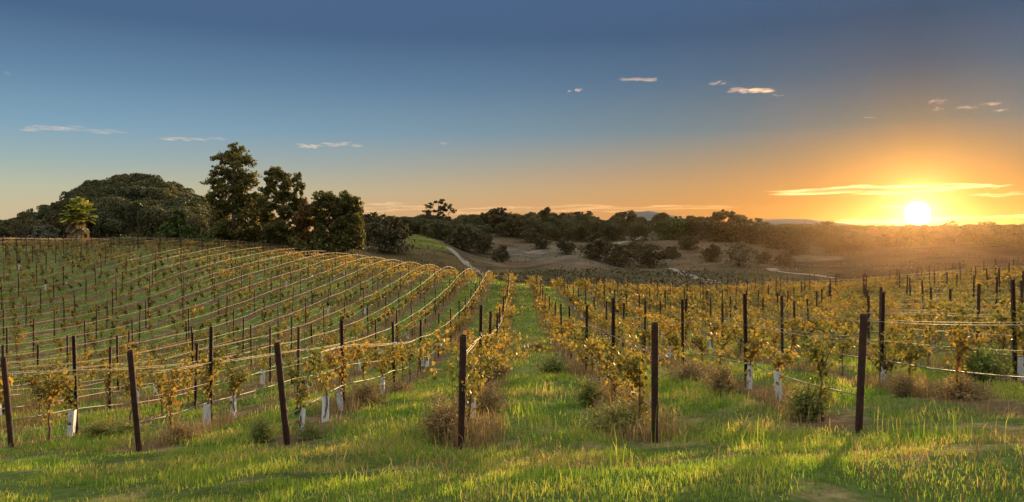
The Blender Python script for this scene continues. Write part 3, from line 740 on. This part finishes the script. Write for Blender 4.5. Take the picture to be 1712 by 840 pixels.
# ------------------------------------------------------------------ trees
def oak_proto(seed, n=1500, sz=0.55, lobes_n=9):
    """rounded live oak, unit: about 10 wide and 8 tall; returns trunk builder and crown arrays"""
    g = np.random.default_rng(seed); lobes = [(0, 0, 4.6, 3.2, 3.2, 2.4)]; b = MB()
    for k in range(lobes_n):
        a = 2 * math.pi * (k + g.uniform(-0.3, 0.3)) / lobes_n; r = g.uniform(1.8, 3.4)
        lobes.append((math.cos(a) * r, math.sin(a) * r, g.uniform(2.4, 5.6), g.uniform(1.3, 2.1), g.uniform(1.3, 2.1), g.uniform(1.1, 1.8)))
    lobes += [(g.uniform(-1.5, 1.5), g.uniform(-1.5, 1.5), g.uniform(6.0, 6.9), 1.4, 1.4, 1.0) for _ in range(3)]
    b.tube([(0, 0, -0.6), (0.1, 0, 1.2), (0, 0.1, 3.2)], [0.42, 0.32, 0.22], 7)
    for l in lobes[1:]: b.tube([(0, 0, 1.3), (l[0] * 0.5, l[1] * 0.5, 1.3 + (l[2] - 1.3) * 0.6), (l[0], l[1], l[2])], [0.2, 0.13, 0.04], 5)
    c = clump_points(lobes, n, g, 9, 0.5)
    c = np.concatenate([c, np.stack([g.normal(0, 2.2, n // 8), g.normal(0, 2.2, n // 8), g.uniform(0.3, 2.6, n // 8)], 1)])
    V, Fc = leaf_quads(c, sz * g.uniform(0.6, 1.5, len(c)), rng=g)
    return b, V, Fc
oaks = []
for q in range(5):
    b, V, Fc = oak_proto(900 + q, 4200, 0.38); oaks.append((b.mesh('trunk', M_bark, True), mesh_np('crown', V, Fc, M_oak)))
b, V, Fc = oak_proto(921, 2600, 0.5); green_oak = (oaks[0][0], mesh_np('crown', V, Fc, M_shrub))
b, V, Fc = oak_proto(922, 2000, 0.45); grey_oak = (oaks[1][0], mesh_np('crown', V, Fc, M_grey))
b, V, Fc = oak_proto(923, 700, 0.45); airy_oak = (oaks[2][0], mesh_np('crown', V, Fc, M_oak))
OAKS = [(838, 311, 38, 29, 0, 'small round dark oak alone on the pale slope in the valley'),
 (776, 335, 64, 46, 1, 'broad dark oak at the right end of the green field'),
 (808, 345, 40, 38, 2, 'dark oak leaning against the broad one by the green field'),
 (648, 262, 86, 66, 3, 'huge dark oak to the left of the green field'),
 (615, 285, 60, 55, 4, 'dark oak half hidden behind the tall trees, beside the huge oak'),
 (946, 330, 36, 28, 2, 'small oak at the left of the valley oak clump'),
 (998, 292, 66, 36, 0, 'low wide oak at the left of the three clumped in the valley'),
 (1040, 285, 62, 42, 1, 'middle oak of the three clumped on the valley floor'),
 (1086, 300, 66, 44, 3, 'large round oak at the right of the three valley oaks'),
 (1000, 400, 46, 24, 4, 'flat oak on the slope above the three valley oaks'),
 (1190, 330, 40, 30, 0, 'round oak beside the pale track in the middle of the valley'),
 (1236, 300, 66, 42, 'grey', 'greyish spreading tree by the bend of the valley track'),
 (1276, 310, 30, 22, 2, 'small bush like oak right of the greyish tree'),
 (888, 420, 38, 26, 1, 'small dark oak below the ridge wood above the pale slope'),
 (932, 430, 28, 20, 4, 'tiny oak on the brown slope under the ridge wood'),
 (862, 440, 48, 40, 3, 'oak jutting out of the ridge wood above the pale slope'),
 (826, 455, 64, 44, 2, 'tall rounded oak at the left end of the ridge wood'),
 (918, 500, 44, 40, 0, 'oak with a raised top on the ridge skyline'),
 (975, 505, 60, 36, 1, 'broad oak on the ridge skyline right of the raised one'),
 (1045, 500, 56, 34, 4, 'level topped oak on the ridge below the far blue hill'),
 (1125, 440, 66, 38, 'green', 'greener oak on the ridge between two dark ones'),
 (1210, 430, 84, 54, 3, 'tallest dark oak of the ridge, right of the far blue hill'),
 (1256, 425, 80, 46, 1, 'wide dark oak leaning on the right of the tallest ridge oak'),
 (1300, 400, 52, 36, 2, 'lower oak sloping down right of the tall ridge oaks'),
 (1160, 445, 56, 36, 0, 'dark oak directly left of the tallest ridge oak'),
 (1382, 620, 50, 22, 4, 'dark oak on the skyline right of the utility pole'),
 (1424, 640, 44, 16, 0, 'low oak on the skyline left of the sun glow'),
 (1588, 655, 32, 22, 'airy', 'airy bare looking oak on the skyline right of the sun'),
 (1650, 630, 50, 20, 1, 'dark flat oak on the skyline at the far right'),
 (1480, 650, 50, 15, 2, 'low dark oak on the skyline just under the sun'),
 (40, 175, 52, 70, 'airy', 'loose round tree at the far left above the vineyard crest'),
 (100, 185, 60, 78, 3, 'dark dense oak behind the palm'),
 (76, 160, 60, 48, 'grey', 'greyish shrubby tree to the left of the palm'),
 (10, 190, 40, 42, 0, 'dark oak cut by the left picture edge'),
 (905, 385, 34, 20, 0, 'small oak on the upper edge of the pale valley slope'),
 (1122, 352, 36, 24, 1, 'round oak between the three valley oaks and the pale track'),
 (1150, 392, 40, 24, 3, 'oak on the brown slope under the greener ridge oak'),
 (1062, 372, 34, 22, 2, 'oak right of the flat one, above the large round valley oak'),
 (1330, 372, 46, 24, 4, 'dark oak above the pale patch in the right of the valley'),
 (1408, 400, 50, 22, 0, 'flat dark oak on the shaded slope left of the sun glow'),
 (1312, 300, 40, 20, 3, 'low oak at the bend of the right valley track'),
 (520, 190, 60, 52, 4, 'dark oak glimpsed between the tall trees')]
for (px, d, w, h, k, lab) in OAKS:
    p = at(px, d); tr, cr = {'grey': grey_oak, 'green': green_oak, 'airy': airy_oak}.get(k) or oaks[k]
    o = obj('oak_tree', None, None, p, label=lab, category='tree'); o.empty_display_size = 1
    sx = w / F * d / 9.6; sz_ = h / F * d / 7.8; o.scale = (sx, sx, sz_); o.rotation_euler = (0, 0, R.uniform(0, 6.28))
    obj('trunk', tr, o); obj('crown', cr, o)

# woods that read as one mass
def dome_oak(seed, n, sz):
    g = np.random.default_rng(seed); L = [(0, 0, 4.4, 4.0, 4.0, 3.0)]
    for k in range(8):
        a = 6.283 * k / 8 + g.uniform(-0.3, 0.3); r = g.uniform(1.8, 3.2); L.append((math.cos(a) * r, math.sin(a) * r, g.uniform(3.2, 5.8), g.uniform(1.5, 2.2), g.uniform(1.5, 2.2), g.uniform(1.3, 1.9)))
    c = []
    for l, m in zip(L, [n // 3] + [n // 12] * 8):
        d = g.normal(size=(m, 3)); d /= np.linalg.norm(d, axis=1)[:, None]; d[:, 2] = np.where(d[:, 2] < -0.5, -d[:, 2], d[:, 2])
        c.append(d * (0.82 + 0.2 * g.random(m))[:, None] * np.array(l[3:6]) + np.array(l[:3]))
    k = n // 4; a = g.uniform(0, 6.283, k); r = g.uniform(2.6, 4.3, k); c.append(np.stack([np.cos(a) * r, np.sin(a) * r, g.uniform(-0.5, 3.2, k)], 1))
    c = np.concatenate(c); return leaf_quads(c, sz * g.uniform(0.6, 1.4, len(c)), rng=g)
far_oak = [dome_oak(950 + q, 2300, 0.40) for q in range(6)]
M_wood = leafmat('wood_leaf', [(0.0, (0.030, 0.040, 0.016)), (0.5, (0.068, 0.074, 0.028)), (0.8, (0.11, 0.095, 0.038)), (1.0, (0.14, 0.105, 0.05))], 0.3, patch=0.11)
def wood(name, spots, label, mat=M_wood):
    v, f, n = [], [], 0
    for (x, y, w, h) in spots:
        V, Fc = far_oak[R.randrange(6)]; a = R.uniform(0, 6.28); c, s = math.cos(a), math.sin(a)
        W = np.stack([(V[:, 0] * c - V[:, 1] * s) * w / 9.6 + x, (V[:, 0] * s + V[:, 1] * c) * w / 9.6 + y, V[:, 2] * h / 7.8 + hz(x, y)], 1)
        v.append(W); f.append(Fc + n); n += len(W)
    obj(name, mesh_np(name, np.concatenate(v), np.concatenate(f), mat), kind='stuff', label=label, category='wood')
def spots(n, x0, x1, d0, d1, w, h, keep=lambda px, d: True):
    o = []
    while len(o) < n:
        px, d = R.uniform(x0, x1), R.uniform(d0, d1)
        if keep(px, d): o.append(((px - CX) / F * d, d, R.uniform(*w), R.uniform(*h)))
    return o
wood('oak_wood', spots(150, 110, 345, 186, 270, (6, 12), (4.5, 9.5)) + spots(70, -160, 125, 186, 270, (5, 10), (3, 6)), 'dark oak wood covering the round hill on the left')
wood('oak_wood', spots(125, 770, 1330, 430, 520, (7, 13), (6, 12)) + spots(30, 770, 1000, 470, 560, (7, 13), (7, 13.5)), 'dark oak wood along the ridge in the middle')
wood('oak_wood', spots(60, 590, 800, 360, 470, (9, 15), (6.5, 10)), 'dark oak wood behind the green field left of the tall ridge tree')
wood('oak_wood', spots(60, 1290, 1460, 450, 640, (7, 13), (4, 8)) + spots(230, 1330, 2000, 600, 690, (9, 15), (4.5, 7.5)) + spots(150, 1380, 2000, 430, 600, (8, 13), (3.5, 6)), 'dark low wood on the ridge under the sun')
# the valley vineyard block, far rows seen as stripes
vx, vy = [], []
for r_ in range(14):
    yy = 196 + r_ * 4.2; xs = np.arange(-12, 62, 0.55); vx.append(xs + rng.normal(0, 0.2, len(xs))); vy.append(yy + xs * 0.1 + rng.normal(0, 0.25, len(xs)))
vx = np.concatenate(vx); vy = np.concatenate(vy)
V, Fc = leaf_quads(np.stack([vx, vy, height(vx, vy) + rng.uniform(0.3, 1.4, len(vx))], 1), rng.uniform(0.35, 0.8, len(vx)))
obj('valley_vines', mesh_np('valley_vines', V, Fc, M_valley), kind='stuff', label='faint striped rows of the vineyard block on the valley floor', category='vine rows')

n_ = 42000; d_ = np.exp(rng.uniform(math.log(175), math.log(640), n_)); s_ = rng.uniform(-0.2, 0.75, n_); x = s_ * d_
k_ = rng.random(n_) < np.clip(0.25 + 0.9 * noise2(x, d_, 14, 71) + 0.4 * noise2(x, d_, 4, 72), 0.03, 1); x, y = x[k_], d_[k_]
V, Fc = leaf_quads(np.stack([x, y, height(x, y) + rng.uniform(0.0, 0.5, len(x))], 1), rng.uniform(0.2, 0.65, len(x)))
obj('scrub', mesh_np('scrub', V, Fc, M_scrub), kind='stuff', label='low dry scrub and grass tussocks over the valley slopes', category='scrub')
# tall trees on the crest, by hand: lobes as (photo column, row, half width, half height) at the tree's own distance
def lobed_tree(name, label, px, d, lobes, n, sz, mat, trunk_r, depth=0.9, sub=12, hollow=0.3, seed=1, cat='tree', flat=0.0):
    g = np.random.default_rng(seed); p = at(px, d); L = []
    for (lx, ly, rw, rh) in lobes:
        X = (lx - px) / F * d; Z = (HY - ly) / F * d - p.z; a = rw / F * d; c = rh / F * d
        L.append((X, g.uniform(-1, 1) * a * 0.6, Z, a, a * depth, c))
    o = obj(name, None, None, p, label=label, category=cat); o.empty_display_size = 1
    b = MB(); top = max(l[2] for l in L); b.tube([(0, 0, -0.5), (0.08, 0, top * 0.35), (-0.05, 0.05, top * 0.7), (0, 0, top)], [trunk_r, trunk_r * 0.8, trunk_r * 0.45, 0.04], 8)
    for l in L:
        z0 = max(0.5, l[2] - abs(l[0]) * 0.7 - l[5] * 0.4); b.tube([(0, 0, z0), (l[0] * 0.5, l[1] * 0.5, (z0 + l[2]) / 2 + 0.2), (l[0], l[1], l[2])], [trunk_r * 0.35, trunk_r * 0.22, 0.03], 5)
        for _ in range(3):
            dv = g.normal(size=3) * np.array(l[3:6]) * 0.6
            b.tube([(l[0] * 0.7, l[1] * 0.7, (z0 + l[2]) / 2 + 0.3), (l[0] + dv[0], l[1] + dv[1], l[2] + dv[2])], [trunk_r * 0.15, 0.015], 4)
    obj('trunk', b.mesh('trunk', M_bark, True), o)
    c = clump_points(L, n, g, sub, hollow)
    V, Fc = leaf_quads(c, sz * g.uniform(0.6, 1.5, len(c)), flat, rng=g)
    obj('crown', mesh_np('crown', V, Fc, mat), o); return o
lobed_tree('cypress_tree', 'tallest dark tree on the vineyard crest, with a ragged layered top', 390, 121,
 [(390, 252, 17, 12), (372, 264, 20, 12), (405, 272, 22, 14), (366, 288, 22, 11), (398, 294, 28, 13), (412, 305, 20, 14), (360, 308, 20, 11), (385, 318, 28, 14), (356, 330, 17, 12), (412, 332, 25, 17), (384, 345, 30, 16), (365, 362, 22, 18), (415, 362, 25, 20), (390, 385, 42, 22), (362, 398, 26, 18), (420, 400, 24, 20), (390, 412, 44, 14)],
 30000, 0.25, M_conif, 0.45, sub=34, hollow=0.15, seed=41)
lobed_tree('casuarina_tree', 'tall feathery tree with a forked top and a pale lower trunk', 474, 120,
 [(463, 288, 14, 11), (452, 300, 16, 13), (478, 305, 15, 14), (496, 298, 7, 11), (502, 316, 9, 14), (446, 320, 14, 13), (468, 326, 20, 14), (492, 336, 16, 13), (452, 344, 18, 14), (480, 352, 20, 15), (440, 345, 12, 20), (500, 345, 12, 16), (508, 375, 12, 14), (436, 385, 12, 22), (474, 402, 20, 20), (510, 405, 14, 18), (446, 368, 14, 16), (470, 378, 22, 16), (498, 366, 15, 14), (455, 400, 18, 16), (492, 396, 16, 15)],
 30000, 0.23, M_conif, 0.34, sub=24, hollow=0.15, seed=42)
lobed_tree('casuarina_tree', 'russet bushy tree between the forked tree and the dense round one', 514, 118,
 [(512, 345, 14, 14), (524, 358, 15, 16), (504, 366, 14, 16), (518, 382, 20, 18), (500, 398, 16, 18), (524, 402, 18, 18), (510, 416, 22, 12)],
 11000, 0.24, M_rust, 0.22, sub=26, seed=43)
lobed_tree('cypress_tree', 'dense dark tree with two rounded tops, rightmost of the crest group', 568, 117,
 [(544, 332, 18, 14), (580, 334, 20, 13), (560, 345, 24, 15), (592, 350, 14, 16), (536, 352, 16, 18), (570, 368, 30, 20), (594, 376, 14, 20), (546, 382, 22, 20), (580, 398, 26, 20), (556, 410, 24, 18), (598, 402, 11, 22), (575, 424, 26, 14), (540, 420, 16, 16)],
 28000, 0.24, M_conif, 0.4, sub=36, hollow=0.25, seed=44)
lobed_tree('round_shrub', 'rounded olive shrub under the gap of the forked tree and the dense tree', 500, 114,
 [(498, 408, 14, 13), (506, 418, 12, 11), (490, 420, 9, 9)], 1400, 0.24, M_conif, 0.09, seed=45, cat='shrub')
lobed_tree('round_shrub', 'small rounded shrub at the foot of the dense double topped tree', 527, 113.5,
 [(526, 412, 11, 14), (530, 424, 10, 10)], 1100, 0.24, M_conif, 0.09, seed=46, cat='shrub')
lobed_tree('conical_shrub', 'cone shaped green shrub between the palm and the tallest tree', 297, 116,
 [(297, 360, 11, 9), (290, 374, 17, 12), (305, 378, 16, 12), (282, 390, 18, 14), (300, 395, 22, 14), (315, 392, 14, 14), (276, 404, 12, 10), (318, 405, 12, 10)],
 7500, 0.26, M_shrub, 0.16, sub=13, hollow=0.35, seed=47, cat='shrub')
lobed_tree('low_shrub', 'low green shrub just left of the tallest tree foot', 338, 115, [(335, 402, 13, 10), (346, 398, 10, 12)], 900, 0.24, M_shrub, 0.08, seed=48, cat='shrub')
lobed_tree('low_shrub', 'low pale green shrub row right of the palm', 205, 113, [(190, 405, 14, 8), (210, 402, 15, 9), (228, 406, 13, 8)], 1200, 0.24, M_shrub, 0.08, seed=49, cat='shrub')
lobed_tree('eucalyptus_tree', 'lone eucalyptus rising above the ridge with an open clumped crown', 733, 392,
 [(733, 337, 15, 6), (747, 345, 12, 6), (718, 344, 9, 5), (738, 352, 17, 7), (757, 352, 7, 5), (714, 355, 9, 6), (730, 363, 13, 7), (748, 366, 11, 7), (722, 374, 11, 7), (740, 380, 14, 9)],
 3600, 0.55, M_oak, 0.55, sub=9, hollow=0.2, seed=50)

# fan palm
def palm():
    px, d = 132, 113; p = at(px, d); g = np.random.default_rng(77); top = (HY - 357) / F * d - p.z
    o = obj('fan_palm', None, None, p, label='shaggy fan palm glowing yellow green above the vineyard crest', category='palm'); o.empty_display_size = 1
    b = MB(); b.tube([(0, 0, -0.4), (0.05, 0, top * 0.3), (0, 0.05, top * 0.7), (0, 0, top)], [0.34, 0.27, 0.24, 0.2], 10)
    obj('trunk', b.mesh('trunk', M_bark, True), o)
    def fan(dirv, L, size, droop):
        """a petiole and a pleated half-round blade"""
        dirv = Vector(dirv).normalized(); side = dirv.cross(Vector((0, 0, 1))).normalized(); up = side.cross(dirv)
        c = dirv * L + Vector((0, 0, -droop * L * 0.2)); vs = []; fs = []; k = 13
        vs.append(c)
        for j in range(k):
            a = math.radians(-105 + 210 * j / (k - 1)); rr = size * (0.75 + 0.3 * math.cos(a)) * g.uniform(0.85, 1.1)
            q = c + dirv * math.cos(a) * rr + side * math.sin(a) * rr + up * ((0.10 if j % 2 else -0.04) * size) + Vector((0, 0, -droop * rr * 0.55)); vs.append(q)
        for j in range(1, k): fs.append((0, j, j + 1))
        return vs, fs, c
    live, dead, pet = MB(), MB(), MB()
    for _ in range(75):
        a = g.uniform(0, 2 * math.pi); e = math.radians(g.uniform(-38, 88)); dv = (math.cos(a) * math.cos(e), math.sin(a) * math.cos(e), math.sin(e))
        vs, fs, c = fan(dv, g.uniform(0.9, 1.6), g.uniform(0.85, 1.2), g.uniform(0.1, 0.5)); off = Vector((0, 0, top))
        live.add([q + off for q in vs], fs); pet.tube([off, off + c * 0.55 + Vector((0, 0, 0.05)), off + c], [0.03, 0.022, 0.015], 4)
    for _ in range(60):
        a = g.uniform(0, 2 * math.pi); e = math.radians(g.uniform(-80, -42)); dv = (math.cos(a) * math.cos(e), math.sin(a) * math.cos(e), math.sin(e))
        vs, fs, c = fan(dv, g.uniform(1.0, 1.6), g.uniform(0.65, 1.0), g.uniform(0.5, 1.0)); off = Vector((0, 0, top - g.uniform(0, 1.6)))
        dead.add([q + off for q in vs], fs)
    cr = obj('crown', live.mesh('crown', M_palm), o); obj('petioles', pet.mesh('petioles', M_frond), cr)
    obj('dead_skirt', dead.mesh('dead_skirt', M_frond), o)
palm()

# utility pole on the skyline
p = at(1346, 560); hp = (HY - 368) / F * 560 - p.z
o = obj('utility_pole', None, None, p, label='thin utility pole on the skyline between the ridge oaks', category='utility pole')
b = MB(); b.tube([(0, 0, -0.5), (0, 0, hp)], [0.2, 0.13], 8); obj('pole', b.mesh('pole', M_bark), o)
b = MB(); b.box((0, -0.16, hp - 0.8), (2.2, 0.12, 0.14)); obj('crossarm', b.mesh('crossarm', M_bark), o)

# ------------------------------------------------------------------ haze and clouds
def volmat(name, colour, density, aniso):
    m, t, out = newmat(name); v = N(t, 'ShaderNodeVolumePrincipled')
    v.inputs['Color'].default_value = (*colour, 1); v.inputs['Density'].default_value = density; v.inputs['Anisotropy'].default_value = aniso
    t.links.new(v.outputs[0], out.inputs['Volume']); return m
b = MB(); zlo = float(min(GZ.min(), -16)) - 1.0; ztop = max(27.0, float(GZ.max()) + 0.5); pass
b.box((0, 1210, (zlo + ztop) / 2), (11600, 2820, ztop - zlo))
obj('haze', b.mesh('haze', volmat('haze', (0.95, 0.60, 0.32), 0.000012, 0.9)), kind='stuff', label='thin warm evening haze filling the valley air', category='haze')

def cloud(px, py, L, T, lab, dens=1.0, n=None, seed=0, tilt=0.0, D=9000):
    """a wisp: many flat overlapping puffs of real thickness, far beyond the haze"""
    g = np.random.default_rng(seed + int(px)); c = Vector(((px - CX) / F * D, D, (HY - py) / F * D)); k = D / F
    n = n or max(7, int(L / 2.2)); V, Fc, base = [], [], 0
    bm_v = [(math.cos(a) * math.cos(e), math.sin(a) * math.cos(e), math.sin(e)) for e in np.linspace(-math.pi / 2, math.pi / 2, 7) for a in np.linspace(0, 2 * math.pi, 12, endpoint=False)]
    bm_v = np.array(bm_v); fq = np.array([(i * 12 + j, i * 12 + (j + 1) % 12, (i + 1) * 12 + (j + 1) % 12, (i + 1) * 12 + j) for i in range(6) for j in range(12)])
    for q in range(n):
        t = g.uniform(-1, 1); taper = (1 - abs(t) ** 1.7)
        r = np.array([L * g.uniform(0.05, 0.22), T * 2.0 * g.uniform(0.6, 1.3), T * g.uniform(0.06, 0.30) * (0.3 + 0.7 * taper)]) * k
        pos = np.array([t * L / 2 * k, g.normal() * T * k, (g.normal() * T * 0.20 + 0.5 * T * math.sin(t * 5 + px) * 0.4 - tilt * t * L / 2) * k])
        V.append(bm_v * r + pos); Fc.append(fq + base); base += len(bm_v)
    o = obj('cloud', mesh_np('cloud', np.concatenate(V), np.concatenate(Fc), None, True), None, c, label=lab, category='cloud')
    o.data.materials.append(volmat('cloud', (1.0, 0.82, 0.66), dens * 0.065 / (T * k), 0.55))
CL = [(85, 216, 78, 7, 'long peach wisp at the far left above the oak hill', 1.0), (168, 220, 58, 7, 'broken wisp right of the long peach one on the left', 0.6), (290, 232, 60, 6, 'small wisp left of the tallest tree top', 0.8), (345, 233, 60, 5, 'faint wisp touching the tallest tree top', 0.45), (520, 245, 42, 6, 'bright wisp right of the tall trees', 1.0), (572, 242, 60, 6, 'thin wisp ending the row right of the tall trees', 0.7), (10, 122, 18, 4, 'tiny high wisp at the left picture edge', 0.8), (737, 240, 24, 4, 'tiny faint wisp high above the eucalyptus', 0.35),
 (961, 152, 22, 5, 'short slanted wisp high in the middle of the sky', 1.0), (1070, 133, 58, 4, 'thin high streak in the middle of the sky', 0.8), (1200, 138, 22, 6, 'small slanted scrap left of the brightest high wisp', 0.7), (1255, 151, 68, 6, 'brightest high wisp, tapering to the right', 1.3), (1300, 160, 16, 3, 'tiny tail right of the brightest high wisp', 0.6), (1568, 170, 26, 5, 'small high scrap above the sun', 0.8), (1568, 183, 10, 5, 'dot of cloud under the small scrap above the sun', 0.9), (1618, 180, 36, 4, 'thin streak high at the right', 0.5), (1655, 174, 30, 4, 'thin streak high near the right edge', 0.5), (1673, 185, 14, 4, 'dot of cloud high near the right edge', 0.8), (1455, 197, 24, 3, 'faint scrap over the sun glow to its left', 0.5),
 (1480, 317, 290, 10, 'long blazing cloud bar just above the sun', 1.6), (1655, 312, 60, 5, 'thin bright bar right of the long blazing one', 0.9), (1670, 326, 90, 6, 'soft bar low at the right edge', 0.6), (1480, 370, 170, 7, 'glowing bar low beside the sun on its left', 0.8), (1650, 364, 160, 6, 'glowing bar low at the right of the sun', 0.8), (1500, 345, 70, 4, 'short glowing streak left of the sun disc', 0.7),
 (660, 349, 170, 7, 'peach band low over the ridge left of the eucalyptus', 0.5), (870, 350, 260, 7, 'peach band low over the ridge in the middle', 0.4), (1080, 349, 240, 6, 'peach band low over the far blue hill', 0.4), (640, 341, 60, 5, 'short peach streak right of the dense tree', 0.5)]
for q, (px, py, L, T, lab, dn) in enumerate(CL):
    cloud(px, py, L, T, lab, dn, seed=q * 7, tilt=(0.25 if px in (961, 1200) else -0.03 if py > 300 else 0.0) * (-1 if px in (961, 1200, 1255) else 1))
